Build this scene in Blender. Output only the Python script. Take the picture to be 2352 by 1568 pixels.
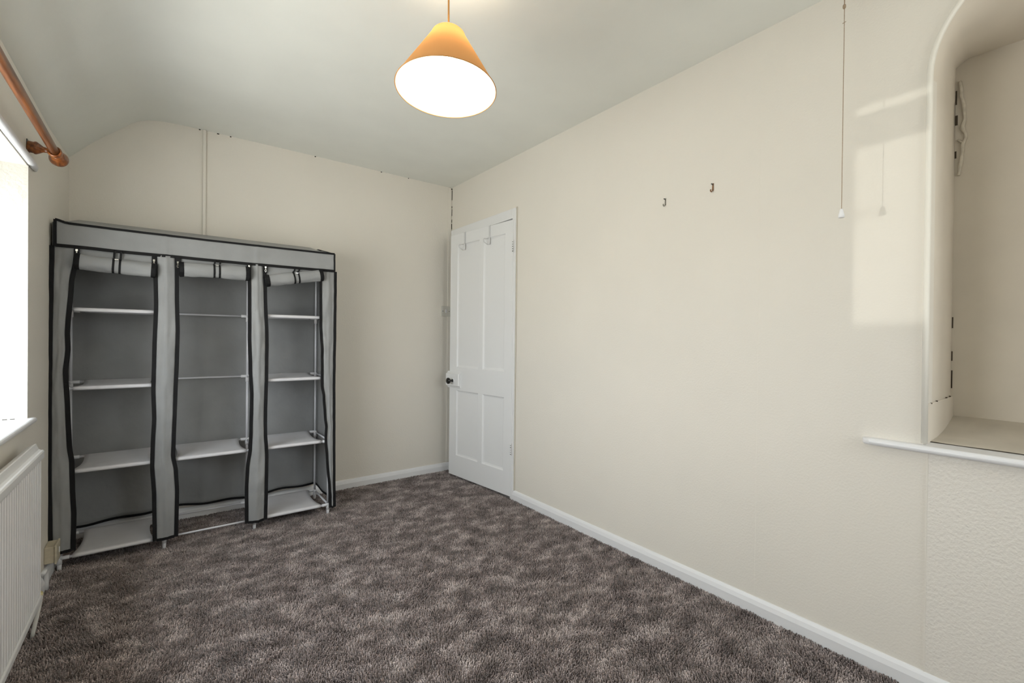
import bpy, bmesh, math, random
import numpy as np
from mathutils import Vector, Matrix, noise
PI = math.pi
for o in list(bpy.data.objects): bpy.data.objects.remove(o)
SC = bpy.context.scene; COL = SC.collection
random.seed(7)

# ------------------------------------------------------------ camera
F_PX, YAW, PITCH, ROLL, H = 1059.99, math.radians(37.15), math.radians(-0.363), math.radians(0.59), 1.1
f_ = Vector((math.sin(YAW)*math.cos(PITCH), math.cos(YAW)*math.cos(PITCH), math.sin(PITCH)))
r0 = Vector((math.cos(YAW), -math.sin(YAW), 0)); u0 = r0.cross(f_)
r_ = r0*math.cos(ROLL)+u0*math.sin(ROLL); u_ = -r0*math.sin(ROLL)+u0*math.cos(ROLL)
cd = bpy.data.cameras.new('camera'); cam = bpy.data.objects.new('camera', cd); COL.objects.link(cam)
cd.sensor_width = 36; cd.lens = F_PX*36/2352; cd.clip_start = 0.02; cd.clip_end = 200
m = Matrix((r_, u_, -f_)).transposed().to_4x4(); m.translation = Vector((0, 0, H)); cam.matrix_world = m
SC.camera = cam

# ------------------------------------------------------------ world, lights, exposure
SC.view_settings.view_transform = 'Standard'; SC.view_settings.look = 'None'
SC.view_settings.gamma = 1; SC.view_settings.use_curve_mapping = False
SC.view_settings.exposure = 0.0
W = bpy.data.worlds.new('sky'); SC.world = W; W.use_nodes = True
wn = W.node_tree.nodes; wl = W.node_tree.links; wn.clear()
tc = wn.new('ShaderNodeTexCoord'); sx = wn.new('ShaderNodeSeparateXYZ'); cr = wn.new('ShaderNodeValToRGB')
bg = wn.new('ShaderNodeBackground'); wo = wn.new('ShaderNodeOutputWorld')
mr = wn.new('ShaderNodeMapRange'); mr.inputs[1].default_value = -1; mr.inputs[2].default_value = 1
wl.new(tc.outputs['Generated'], sx.inputs[0]); wl.new(sx.outputs[2], mr.inputs[0]); wl.new(mr.outputs[0], cr.inputs[0])
wl.new(cr.outputs[0], bg.inputs[0]); wl.new(bg.outputs[0], wo.inputs[0])
e = cr.color_ramp.elements
e[0].position = 0.0; e[0].color = (0.93, 0.92, 0.89, 1)
e[1].position = 1.0; e[1].color = (0.82, 0.91, 1.02, 1)
k = e.new(0.47); k.color = (0.93, 0.92, 0.89, 1)
k = e.new(0.53); k.color = (0.98, 1.0, 1.03, 1)
bg.inputs[1].default_value = 10.8

XL, XR, YB, YF, ZC = -0.41, 1.91, 3.367, -1.15, 2.342     # room: left, right, back, front (behind camera), ceiling
WY0, WY1, WZ0, WZ1, WX = 0.62, 2.508, 0.765, 1.735, -0.66  # window opening and its outer plane

def light(name, kind, loc, energy, color=(1, 1, 1), rot=None, **kw):
    d = bpy.data.lights.new(name, kind); d.energy = energy; d.color = color
    for a, b in kw.items(): setattr(d, a, b)
    o = bpy.data.objects.new(name, d); o.location = loc
    if rot: o.rotation_euler = rot
    COL.objects.link(o); return o
def aim(o, d): o.rotation_euler = Vector(d).to_track_quat('-Z', 'Y').to_euler()
po = light('window_daylight_portal', 'AREA', (WX-0.02, (WY0+WY1)/2, (WZ0+WZ1)/2), 1, shape='RECTANGLE', size=WY1-WY0, size_y=WZ1-WZ0)
aim(po, (1, 0, 0)); po.data.cycles.is_portal = True
# unseen second window, added in the wall behind the camera as fill light
W2 = (1.12, 1.82, 0.95, 2.05)
po2 = light('added_window_fill_portal', 'AREA', ((W2[0]+W2[1])/2, YF-0.12, (W2[2]+W2[3])/2), 1, shape='RECTANGLE', size=W2[1]-W2[0], size_y=W2[3]-W2[2])
aim(po2, (0, 1, 0)); po2.data.cycles.is_portal = True
# sunlight glancing back off glass across the street: a finite, nearly parallel, slightly rising beam
KD = Vector((1, -0.744, 0.081)); KDn = KD.normalized()
beam_c = Vector((XR, 0.30, 1.55)) - KD*6.0
sb = light('sun_glint_from_opposite_window', 'AREA', beam_c, 1.3, color=(1, 0.97, 0.9), shape='RECTANGLE', size=2.2, size_y=0.76)
sb.data.spread = math.radians(0.45); aim(sb, KD)
# the pendant's bulb is an emissive mesh: see the lamp builder

# ------------------------------------------------------------ materials
def mat(name, col, rough=0.6, spec=0.4, metal=0.0, noise_amt=0.0, noise_scale=8.0, bump=0.0, bump_scale=100.0, bump_dist=0.001, detail=3.0, sheen=0.0):
    m = bpy.data.materials.new(name); m.use_nodes = True
    n = m.node_tree.nodes; l = m.node_tree.links; b = n['Principled BSDF']
    b.inputs['Base Color'].default_value = (*col, 1); b.inputs['Roughness'].default_value = rough
    b.inputs['Specular IOR Level'].default_value = spec; b.inputs['Metallic'].default_value = metal
    if sheen: b.inputs['Sheen Weight'].default_value = sheen
    g = n.new('ShaderNodeNewGeometry')
    if noise_amt:
        t = n.new('ShaderNodeTexNoise'); t.inputs['Scale'].default_value = noise_scale; t.inputs['Detail'].default_value = 4
        l.new(g.outputs['Position'], t.inputs['Vector'])
        mp = n.new('ShaderNodeMapRange'); mp.inputs[1].default_value = 0.3; mp.inputs[2].default_value = 0.7
        mp.inputs[3].default_value = 1-noise_amt; mp.inputs[4].default_value = 1+noise_amt
        l.new(t.outputs['Fac'], mp.inputs[0])
        mx = n.new('ShaderNodeVectorMath'); mx.operation = 'SCALE'; mx.inputs[0].default_value = col
        l.new(mp.outputs[0], mx.inputs['Scale']); l.new(mx.outputs[0], b.inputs['Base Color'])
    if bump:
        t = n.new('ShaderNodeTexNoise'); t.inputs['Scale'].default_value = bump_scale; t.inputs['Detail'].default_value = detail
        l.new(g.outputs['Position'], t.inputs['Vector'])
        bp = n.new('ShaderNodeBump'); bp.inputs['Strength'].default_value = bump; bp.inputs['Distance'].default_value = bump_dist
        l.new(t.outputs['Fac'], bp.inputs['Height']); l.new(bp.outputs[0], b.inputs['Normal'])
    return m
M = {}
M['wall'] = mat('woodchip_cream_paint', (0.785, 0.745, 0.672), 0.55, 0.25, noise_amt=0.012, noise_scale=3, bump=0.5, bump_scale=135, bump_dist=0.0016, detail=2.5)
M['wall2'] = mat('coarse_woodchip_cream_paint', (0.785, 0.748, 0.682), 0.5, 0.3, bump=0.8, bump_scale=98, bump_dist=0.0032, detail=2.0)
M['smooth'] = mat('smooth_cream_paint', (0.76, 0.70, 0.61), 0.6, 0.25, noise_amt=0.03, noise_scale=6, bump=0.15, bump_scale=30, bump_dist=0.002)
M['ceil'] = mat('ceiling_paint', (0.84, 0.845, 0.79), 0.8, 0.15, noise_amt=0.02, noise_scale=4, bump=0.35, bump_scale=28, bump_dist=0.002, detail=5)
M['gloss'] = mat('white_gloss_paint', (0.80, 0.80, 0.81), 0.35, 0.4, bump=0.12, bump_scale=25, bump_dist=0.001)
M['doorp'] = mat('white_door_paint', (0.80, 0.80, 0.80), 0.38, 0.4, bump=0.1, bump_scale=18, bump_dist=0.0015)
M['rad'] = mat('radiator_enamel', (0.80, 0.80, 0.80), 0.3, 0.45)
M['plast'] = mat('white_plastic', (0.78, 0.78, 0.80), 0.35, 0.4)
M['cream'] = mat('aged_cream_plastic', (0.56, 0.50, 0.38), 0.45, 0.4, noise_amt=0.12, noise_scale=40)
M['rod'] = mat('white_coated_steel_tube', (0.72, 0.72, 0.76), 0.28, 0.5)
M['grey'] = mat('grey_nonwoven_cover', (0.285, 0.29, 0.292), 0.6, 0.35, noise_amt=0.07, noise_scale=7, bump=0.45, bump_scale=13, bump_dist=0.009, detail=6, sheen=0.15)
M['black'] = mat('black_binding_tape', (0.010, 0.010, 0.011), 0.7, 0.2, bump=0.3, bump_scale=300, bump_dist=0.0006)
M['shelf'] = mat('pale_nonwoven_shelf', (0.66, 0.655, 0.68), 0.6, 0.3, noise_amt=0.03, noise_scale=14, bump=0.25, bump_scale=18, bump_dist=0.004, sheen=0.1)
M['metal'] = mat('zip_metal', (0.75, 0.75, 0.72), 0.25, 0.5, metal=1.0)
M['knob'] = mat('black_knob', (0.010, 0.010, 0.009), 0.22, 0.5)
M['steel'] = mat('dull_steel', (0.35, 0.33, 0.29), 0.45, 0.5, metal=0.8)
M['rust'] = mat('rusty_brass', (0.26, 0.13, 0.06), 0.6, 0.3, metal=0.3, noise_amt=0.4, noise_scale=400)
M['dark'] = mat('dark_gap', (0.035, 0.03, 0.02), 0.9, 0.1)
M['cord'] = mat('old_pull_cord', (0.36, 0.27, 0.19), 0.8, 0.2, noise_amt=0.2, noise_scale=300)
M['flex'] = mat('orange_brown_flex', (0.50, 0.24, 0.07), 0.5, 0.3)
M['caulk'] = mat('peeling_caulk', (0.70, 0.65, 0.56), 0.6, 0.2, noise_amt=0.12, noise_scale=60)
M['hookw'] = mat('grey_white_coated_wire', (0.68, 0.68, 0.68), 0.3, 0.5)
M['scr'] = mat('screw_grey', (0.12, 0.12, 0.11), 0.5, 0.4)

def wood():
    m = mat('varnished_wood', (0.34, 0.12, 0.035), 0.28, 0.5)
    n = m.node_tree.nodes; l = m.node_tree.links; b = n['Principled BSDF']
    g = n.new('ShaderNodeNewGeometry'); mp = n.new('ShaderNodeMapping'); mp.inputs['Scale'].default_value = (60, 5, 60)
    t = n.new('ShaderNodeTexNoise'); t.inputs['Scale'].default_value = 1.6; t.inputs['Detail'].default_value = 6
    c = n.new('ShaderNodeValToRGB'); c.color_ramp.elements[0].color = (0.10, 0.025, 0.006, 1); c.color_ramp.elements[1].color = (0.36, 0.115, 0.025, 1)
    c.color_ramp.elements[0].position = 0.3; c.color_ramp.elements[1].position = 0.7
    l.new(g.outputs['Position'], mp.inputs[0]); l.new(mp.outputs[0], t.inputs[0]); l.new(t.outputs['Fac'], c.inputs[0]); l.new(c.outputs[0], b.inputs['Base Color'])
    b.inputs['Coat Weight'].default_value = 0.3; b.inputs['Coat Roughness'].default_value = 0.15
    return m
M['wood'] = wood()

def shade_mat():
    m = bpy.data.materials.new('orange_fabric_white_lining'); m.use_nodes = True
    n = m.node_tree.nodes; l = m.node_tree.links; n.clear()
    o = n.new('ShaderNodeOutputMaterial'); g = n.new('ShaderNodeNewGeometry')
    cm = n.new('ShaderNodeMix'); cm.data_type = 'RGBA'
    cm.inputs['A'].default_value = (0.70, 0.37, 0.15, 1); cm.inputs['B'].default_value = (0.86, 0.80, 0.74, 1)
    l.new(g.outputs['Backfacing'], cm.inputs['Factor'])
    d = n.new('ShaderNodeBsdfDiffuse'); l.new(cm.outputs['Result'], d.inputs[0])
    t = n.new('ShaderNodeBsdfTranslucent')
    tx = n.new('ShaderNodeTexNoise'); tx.inputs['Scale'].default_value = 22; tx.inputs['Detail'].default_value = 8; l.new(g.outputs['Position'], tx.inputs['Vector'])
    rp = n.new('ShaderNodeValToRGB'); rp.color_ramp.elements[0].color = (0.55, 0.24, 0.075, 1); rp.color_ramp.elements[1].color = (0.72, 0.36, 0.13, 1)
    l.new(tx.outputs['Fac'], rp.inputs[0]); l.new(rp.outputs[0], t.inputs[0])
    ms = n.new('ShaderNodeMixShader'); ms.inputs[0].default_value = 0.06
    l.new(d.outputs[0], ms.inputs[1]); l.new(t.outputs[0], ms.inputs[2]); l.new(ms.outputs[0], o.inputs[0])
    return m
M['shade'] = shade_mat()
def glass_mat():
    m = bpy.data.materials.new('window_glass'); m.use_nodes = True
    n = m.node_tree.nodes; l = m.node_tree.links; n.clear()
    o = n.new('ShaderNodeOutputMaterial'); t = n.new('ShaderNodeBsdfTransparent'); t.inputs[0].default_value = (0.96, 0.97, 0.96, 1)
    gl = n.new('ShaderNodeBsdfGlossy'); gl.inputs['Roughness'].default_value = 0.02
    ms = n.new('ShaderNodeMixShader'); ms.inputs[0].default_value = 0.06
    l.new(t.outputs[0], ms.inputs[1]); l.new(gl.outputs[0], ms.inputs[2]); l.new(ms.outputs[0], o.inputs[0]); return m
M['glass'] = glass_mat()
def bulb_mat():
    m = bpy.data.materials.new('lit_bulb'); m.use_nodes = True
    b = m.node_tree.nodes['Principled BSDF']; b.inputs['Base Color'].default_value = (1, .9, .75, 1)
    b.inputs['Emission Color'].default_value = (1, 0.82, 0.6, 1); b.inputs['Emission Strength'].default_value = 250; return m
M['bulb'] = bulb_mat()
def carpet_mat(pile):
    m = bpy.data.materials.new('mottled_brown_carpet'+('_pile' if pile else '')); m.use_nodes = True
    n = m.node_tree.nodes; l = m.node_tree.links; b = n['Principled BSDF']
    b.inputs['Roughness'].default_value = 0.9; b.inputs['Specular IOR Level'].default_value = 0.15
    b.inputs['Sheen Weight'].default_value = 0.35; b.inputs['Sheen Roughness'].default_value = 0.5
    g = n.new('ShaderNodeNewGeometry')
    mp = n.new('ShaderNodeMapping'); mp.inputs['Scale'].default_value = (1.0, 1.35, 0); mp.inputs['Rotation'].default_value = (0, 0, 0.5)
    l.new(g.outputs['Position'], mp.inputs[0])
    a = n.new('ShaderNodeTexNoise'); a.inputs['Scale'].default_value = 9.5; a.inputs['Detail'].default_value = 3.5; a.inputs['Roughness'].default_value = 0.55
    l.new(mp.outputs[0], a.inputs['Vector'])
    r = n.new('ShaderNodeValToRGB')
    es = r.color_ramp.elements
    es[0].position = 0.34; es[0].color = (0.185, 0.146, 0.136, 1); es[1].position = 0.68; es[1].color = (0.66, 0.565, 0.54, 1)
    q = es.new(0.5); q.color = (0.345, 0.280, 0.265, 1)
    l.new(a.outputs['Fac'], r.inputs[0])
    if pile:
        at = n.new('ShaderNodeAttribute'); at.attribute_name = 'tone'
        vm = n.new('ShaderNodeVectorMath'); vm.operation = 'SCALE'; l.new(r.outputs[0], vm.inputs[0]); l.new(at.outputs['Fac'], vm.inputs['Scale'])
        l.new(vm.outputs[0], b.inputs['Base Color'])
    else:
        vm = n.new('ShaderNodeVectorMath'); vm.operation = 'SCALE'; vm.inputs['Scale'].default_value = 0.6
        l.new(r.outputs[0], vm.inputs[0]); l.new(vm.outputs[0], b.inputs['Base Color'])
    return m
M['carpet'] = carpet_mat(False); M['pile'] = carpet_mat(True)

# ------------------------------------------------------------ helpers
def NB(): return bmesh.new()
def tag(o, label=None, cat=None, group=None, kind=None):
    if label: o['label'] = label
    if cat: o['category'] = cat
    if group: o['group'] = group
    if kind: o['kind'] = kind
    return o
def thing(name, label, cat, loc, group=None, kind=None):
    o = bpy.data.objects.new(name, None); o.empty_display_size = 0.05; COL.objects.link(o); o.location = loc
    return tag(o, label, cat, group, kind)
def wloc(o):
    v = Vector((0, 0, 0))
    while o is not None: v += Vector(o.location); o = o.parent
    return v
def obj(name, bm, m, parent=None, smooth=False, loc=None, solid=0, bevel=0, kind=None, label=None, norm=True):
    """world-space bmesh -> object; the origin goes to the parent's origin or to loc"""
    if norm: bmesh.ops.recalc_face_normals(bm, faces=bm.faces)
    me = bpy.data.meshes.new(name)
    org = Vector(loc) if loc else (wloc(parent) if parent else Vector((0, 0, 0)))
    bmesh.ops.translate(bm, verts=bm.verts, vec=-org)
    bm.to_mesh(me); bm.free(); me.materials.append(m)
    o = bpy.data.objects.new(name, me); COL.objects.link(o)
    if parent: o.parent = parent; o.location = org - wloc(parent)
    else: o.location = org
    if smooth:
        for p in me.polygons: p.use_smooth = True
    if solid:
        s = o.modifiers.new('thick', 'SOLIDIFY'); s.thickness = solid; s.offset = 0
    if bevel:
        s = o.modifiers.new('bevel', 'BEVEL'); s.width = bevel; s.segments = 2; s.limit_method = 'ANGLE'; s.angle_limit = math.radians(40)
    if kind: o['kind'] = kind
    if label: o['label'] = label
    return o
def box(bm, x0, x1, y0, y1, z0, z1, T=None):
    vs = [bm.verts.new((x, y, z)) for x in (x0, x1) for y in (y0, y1) for z in (z0, z1)]
    for f in ((0, 1, 3, 2), (4, 6, 7, 5), (0, 4, 5, 1), (2, 3, 7, 6), (0, 2, 6, 4), (1, 5, 7, 3)): bm.faces.new([vs[i] for i in f])
    if T is not None: bmesh.ops.transform(bm, matrix=T, verts=vs)
    return vs
def tube(bm, pts, r, n=10, caps=True):
    pts = [Vector(p) for p in pts]; rings = []
    rr = r if isinstance(r, (list, tuple)) else [r]*len(pts)
    prev = None
    for i, p in enumerate(pts):
        t = (pts[min(i+1, len(pts)-1)]-pts[max(i-1, 0)]).normalized()
        if prev is None:
            a = Vector((0, 0, 1)) if abs(t.z) < 0.9 else Vector((1, 0, 0))
            prev = t.cross(a).normalized()
        s = (prev-t*prev.dot(t)).normalized(); prev = s; b = t.cross(s)
        rings.append([bm.verts.new(p+(s*math.cos(2*PI*k/n)+b*math.sin(2*PI*k/n))*rr[i]) for k in range(n)])
    for a, b in zip(rings, rings[1:]):
        for k in range(n): bm.faces.new((a[k], a[(k+1) % n], b[(k+1) % n], b[k]))
    if caps: bm.faces.new(rings[0][::-1]); bm.faces.new(rings[-1])
def ribbon(bm, pts, w, t, nrm, off=0.0):
    """flat tape swept along pts; nrm = face normal; off shifts it sideways by that share of w"""
    pts = [Vector(p) for p in pts]; rings = []
    for i, p in enumerate(pts):
        N = Vector(nrm[i] if isinstance(nrm, list) else nrm).normalized()
        tg = (pts[min(i+1, len(pts)-1)]-pts[max(i-1, 0)]).normalized()
        s = tg.cross(N).normalized(); c = p+s*w*off
        rings.append([bm.verts.new(c+s*a*w/2+N*b*t/2) for a, b in ((-1, -1), (1, -1), (1, 1), (-1, 1))])
    for a, b in zip(rings, rings[1:]):
        for k in range(4): bm.faces.new((a[k], a[(k+1) % 4], b[(k+1) % 4], b[k]))
    bm.faces.new(rings[0][::-1]); bm.faces.new(rings[-1])
def grid(bm, fn, nu, nv):
    vs = [[bm.verts.new(fn(i/nu, j/nv)) for j in range(nv+1)] for i in range(nu+1)]
    for i in range(nu):
        for j in range(nv): bm.faces.new((vs[i][j], vs[i+1][j], vs[i+1][j+1], vs[i][j+1]))
    return vs
def lathe(bm, prof, base, axis, n=24):
    """prof: (radius, height) pairs along axis from base"""
    ax = Vector(axis).normalized(); a = Vector((0, 0, 1)) if abs(ax.z) < 0.9 else Vector((1, 0, 0))
    s = ax.cross(a).normalized(); b = ax.cross(s); rings = []
    for r, h in prof:
        c = Vector(base)+ax*h
        rings.append([bm.verts.new(c+(s*math.cos(2*PI*k/n)+b*math.sin(2*PI*k/n))*max(r, 1e-5)) for k in range(n)])
    for p, q in zip(rings, rings[1:]):
        for k in range(n): bm.faces.new((p[k], p[(k+1) % n], q[(k+1) % n], q[k]))
    bm.faces.new(rings[0][::-1]); bm.faces.new(rings[-1])
def interp(tab, z):
    """piecewise smooth lookup; tab = [(z, value)] in falling z"""
    t = sorted(tab)
    if z <= t[0][0]: return t[0][1]
    if z >= t[-1][0]: return t[-1][1]
    for (a, va), (b, vb) in zip(t, t[1:]):
        if a <= z <= b:
            k = (z-a)/(b-a); k = k*k*(3-2*k)*0.5+k*0.5; return va+(vb-va)*k
def nz(x, y, z=0.0): return noise.noise(Vector((x, y, z)))

# ------------------------------------------------------------ room shell
b = NB(); box(b, XL-0.3, XR+1.3, YF-0.2, YB+0.12, -0.08, 0.0); floor = obj('floor', b, M['carpet'], kind='structure')
# ceiling: flat, with a curved slope down to the window wall
prof = [(XR+0.02, ZC), (1.2, ZC), (0.5, ZC), (0.1, ZC-0.001), (0.0, ZC-0.005), (-0.07, ZC-0.018), (-0.11, 2.306), (-0.15, 2.278), (-0.20, 2.232), (-0.26, 2.178),
        (-0.31, 2.130), (-0.353, 2.081), (-0.385, 2.045), (-0.400, 2.030), (-0.43, 2.015), (-0.50, 2.012)]
b = NB(); ny = 24
vs = [[b.verts.new((x, YF-0.1+(YB+0.12-YF)*j/ny, z+(0.002*nz(x*2, j*.7) if 0 < i < len(prof)-4 else 0))) for j in range(ny+1)] for i, (x, z) in enumerate(prof)]
for i in range(len(prof)-1):
    for j in range(ny): b.faces.new((vs[i][j], vs[i+1][j], vs[i+1][j+1], vs[i][j+1]))
ceiling = obj('ceiling', b, M['ceil'], smooth=True, kind='structure')
b = NB(); box(b, -0.6, XR+0.3, YF-0.2, YB+0.15, ZC+0.06, ZC+0.12); obj('roof_slab', b, M['dark'], ceiling)

b = NB(); box(b, XL-0.25, XR+0.5, YB, YB+0.12, -0.05, ZC+0.05); wall_back = obj('wall_back', b, M['wall'], kind='structure')
# wall behind the camera
b = NB()
for (x0, x1, z0, z1) in ((XL-0.25, W2[0], -.05, ZC+.05), (W2[1], XR+0.5, -.05, ZC+.05), (W2[0], W2[1], -.05, W2[2]), (W2[0], W2[1], W2[3], ZC+.05)):
    box(b, x0, x1, YF-0.12, YF, z0, z1)
wall_front = obj('wall_front', b, M['wall'], kind='structure')
# left wall with window opening (bends a touch towards the back corner)
b = NB()
for (y0, y1, z0, z1) in ((YF-0.05, WY0, -.05, 2.1), (WY1, 2.92, -.05, 2.1), (WY0, WY1, -.05, WZ0-.012), (WY0, WY1, WZ1, 2.1)):
    box(b, WX, XL, y0, y1, z0, z1)
v = box(b, WX, XL, 2.92, YB+0.05, -.05, 2.1)
for q in v:
    if q.co.x > -0.5 and q.co.y > 3: q.co.x = -0.394
wall_left = obj('wall_left', b, M['wall'], kind='structure')

# right wall: door opening, arched niche opening
NY1, NY0, NZ0, NXB = 0.372, -0.268, 0.775, 2.309
DY0, DY1, DZ1 = 2.515, 3.325, 1.925
R_ = (NY1-NY0)/2; NC = (NY1+NY0)/2; ZS = 1.93
b = NB()
for (y0, y1, z0, z1) in ((DY1, YB+.05, -.05, ZC+.05), (DY0, DY1, DZ1, ZC+.05), (NY1, DY0, -.05, ZC+.05), (NY0, NY1, -.05, NZ0-.02), (YF-.05, NY0, -.05, ZC+.05)):
    box(b, XR, XR+0.1, y0, y1, z0, z1)
NA = 32
arch = [(NC+R_*math.cos(PI*i/NA), ZS+R_*math.sin(PI*i/NA)) for i in range(NA+1)]
for (ya, za), (yb, zb) in zip(arch, arch[1:]):
    q = [b.verts.new(p) for p in ((XR, ya, za), (XR, yb, zb), (XR, yb, ZC+.05), (XR, ya, ZC+.05))]; b.faces.new(q)
wall_right = obj('wall_right', b, M['wall'], kind='structure')
# lining of the niche: arched at the front, square at the back
fr = [(NY1, NZ0-.02+(ZS-NZ0+.02)*i/6) for i in range(6)] + arch + [(NY0, ZS-(ZS-NZ0+.02)*(i+1)/6) for i in range(6)]
def backp(y, z):
    # push the arch outline out to a rectangle with its top at 2.125
    zt = 2.125
    if z <= ZS: return (NY1+0.004 if y > NC else NY0-0.004, z if z < 1.8 else 1.8+(z-1.8)*1.3)
    a = math.atan2(z-ZS, (y-NC)); ca, sa = math.cos(a), math.sin(a)
    hw, hh = R_+0.004, zt-ZS
    s = min(hw/max(abs(ca), 1e-6), hh/max(sa, 1e-6)); return (NC+ca*s, max(ZS, ZS+sa*s))
bk = [backp(y, z) for y, z in fr]
b = NB(); nd = 8; rows = []
for (y, z), (yy, zz) in zip(fr, bk):
    rows.append([b.verts.new((XR+(NXB-XR)*k/nd, y+(yy-y)*(k/nd)**1.3, z+(zz-z)*(k/nd)**1.3)) for k in range(nd+1)])
for p, q in zip(rows, rows[1:]):
    for k in range(nd): b.faces.new((p[k], p[k+1], q[k+1], q[k]))
obj('niche_lining', b, M['smooth'], wall_right, smooth=True)
b = NB(); box(b, NXB, NXB+0.05, NY0-.1, NY1+.1, NZ0-.1, 2.3); box(b, 1.976, NXB+.05, NY0-.1, NY1+.1, .70, .779); obj('niche_back', b, M['smooth'], wall_right)
b = NB(); box(b, 1.925, NXB, NY1-.0035, NY1+.003, .775, .905); obj('niche_plinth', b, M['smooth'], wall_right, bevel=0.002)
# plaster bead round the arch
b = NB(); pb = [(XR-.001, y-(.002 if y > NC else -.002), z) for y, z in [(NY1, .785), (NY1, 1.2), (NY1, 1.6), (NY1, 1.8)]+arch+[(NY0, 1.6), (NY0, .785)]]
tube(b, pb, 0.0085, 8); obj('arch_bead', b, mat('bead_paint', (0.80, 0.77, 0.70), .45, .3), wall_right, smooth=True)
# loose caulk and dark gap in the niche corner
b = NB(); random.seed(3)
zz = [2.05-(i/26)*.34 for i in range(27)]
tube(b, [(NXB-.004-.004*abs(nz(i*.6, 1)), NY1-.008-.022*max(0, math.sin(PI*i/26))*(0.6+.5*nz(i*.35, 4)), z) for i, z in enumerate(zz)],
     [.0045+.004*abs(nz(i*.8, 9)) for i in range(27)], 7)
tube(b, [(NXB-.004, NY1-.004, 1.84), (NXB-.006, NY1-.012, 1.83), (NXB-.004, NY1-.024, 1.822)], .003, 6)
obj('peeling_caulk', b, M['caulk'], wall_right, smooth=True)
b = NB()
for z0, z1, w in ((2.02, 1.97, .0012), (1.93, 1.895, .004), (1.80, 1.775, .002), (1.195, 1.155, .0008), (1.07, 1.035, .0004), (1.0, .935, .001)):
    box(b, NXB-.0025, NXB+.001, NY1+.001-w, NY1+.0035, z1, z0)
for (x, z) in ((1.985, .903), (2.06, .905), (2.20, .907), (2.255, .908)): box(b, x, x+.007, NY1-.0045, NY1, z-.001, z+.0025)
obj('corner_gap', b, mat('shadowy_gap', (.10, .08, .06), .9, .1), wall_right)
# coarser paper panel under the niche and the lapped seam
b = NB(); box(b, XR-.0022, XR, YF, 0.3605, .06, .77); obj('coarse_paper_panel', b, M['wall2'], wall_right)
b = NB(); ribbon(b, [(XR-.0015, .362+.0012*nz(z*8, 2), z) for z in [0.065+i*.07 for i in range(11)]], .004, .0036, (-1, 0, 0)); obj('paper_seam', b, M['wall'], wall_right)
b = NB(); ribbon(b, [(XR, .884+.001*nz(z*8, 5), z) for z in [0.07+i*.18 for i in range(11)]], .002, .001, (-1, 0, 0)); obj('paper_seam', b, M['wall'], wall_right)
# small landing behind the door
b = NB()
box(b, XR+1.0, XR+1.08, 2.0, YB+.12, -.05, ZC); box(b, XR+.1, XR+1.08, 2.0, 2.1, -.05, ZC); box(b, XR+.1, XR+1.08, 2.0, YB+.12, ZC-.05, ZC)
box(b, XR+.5, XR+1.08, YB, YB+.12, -.05, ZC)
obj('wall_landing', b, M['wall'], kind='structure')

# back wall dressings: corner strip, dark caulk gaps, conduit
b = NB(); box(b, 1.876, XR-.004, YB-.005, YB, .07, ZC-.002); obj('corner_strip', b, M['wall'], wall_back, bevel=.002)
b = NB(); random.seed(11)
for z0, z1, w in ((2.335, 2.325, .008), (2.32, 2.24, .0035), (2.19, 2.175, .004), (2.165, 2.11, .0022), (2.08, 2.055, .0035), (2.045, 2.00, .005), (1.99, 1.96, .003)):
    box(b, XR-w-.001, XR+.001, YB-.007, YB-.0045, z1, z0)
for x in (.17, .198, .262, .33, .83, 1.3, 1.52): box(b, x, x+random.uniform(.004, .012), YB-.003, YB, ZC-.006, ZC-.001)
obj('corner_crack', b, M['dark'], wall_back)
b = NB(); box(b, .190, .206, YB-.017, YB, .08, ZC-.003)
cdt = obj('cable_conduit', b, M['wall'], loc=(.198, YB, .08), bevel=.0015); tag(cdt, 'narrow cream cable trunking running up the back wall behind the fabric wardrobe', 'conduit')

# skirting
def skirt(name, segs, axis):
    b = NB()
    for (a0, a1, wallpos, sgn) in segs:
        pr = [(0, 0.0), (.016, 0.0), (.016, .044), (.011, .060), (.005, .0695), (0, .071)]
        rings = []
        n = max(2, int(abs(a1-a0)/.15))
        for i in range(n+1):
            a = a0+(a1-a0)*i/n; wob = .0012*nz(a*3, 7)
            rings.append([b.verts.new((wallpos+sgn*(d+wob), a, z) if axis == 'y' else (a, wallpos+sgn*(d+wob), z)) for d, z in pr])
        for p, q in zip(rings, rings[1:]):
            for k in range(len(pr)): b.faces.new((p[k], p[(k+1) % len(pr)], q[(k+1) % len(pr)], q[k]))
        b.faces.new(rings[0]); b.faces.new(rings[-1][::-1])
    return obj(name, b, M['gloss'], kind='structure')
skirt('baseboard_right', [(YF, 2.487, XR, -1)], 'y')
skirt('baseboard_back', [(-.39, 1.905, YB, -1)], 'x')
skirt('baseboard_left', [(YF, 2.75, XL, 1), (2.755, 3.3, XL, 1)], 'y')

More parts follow.
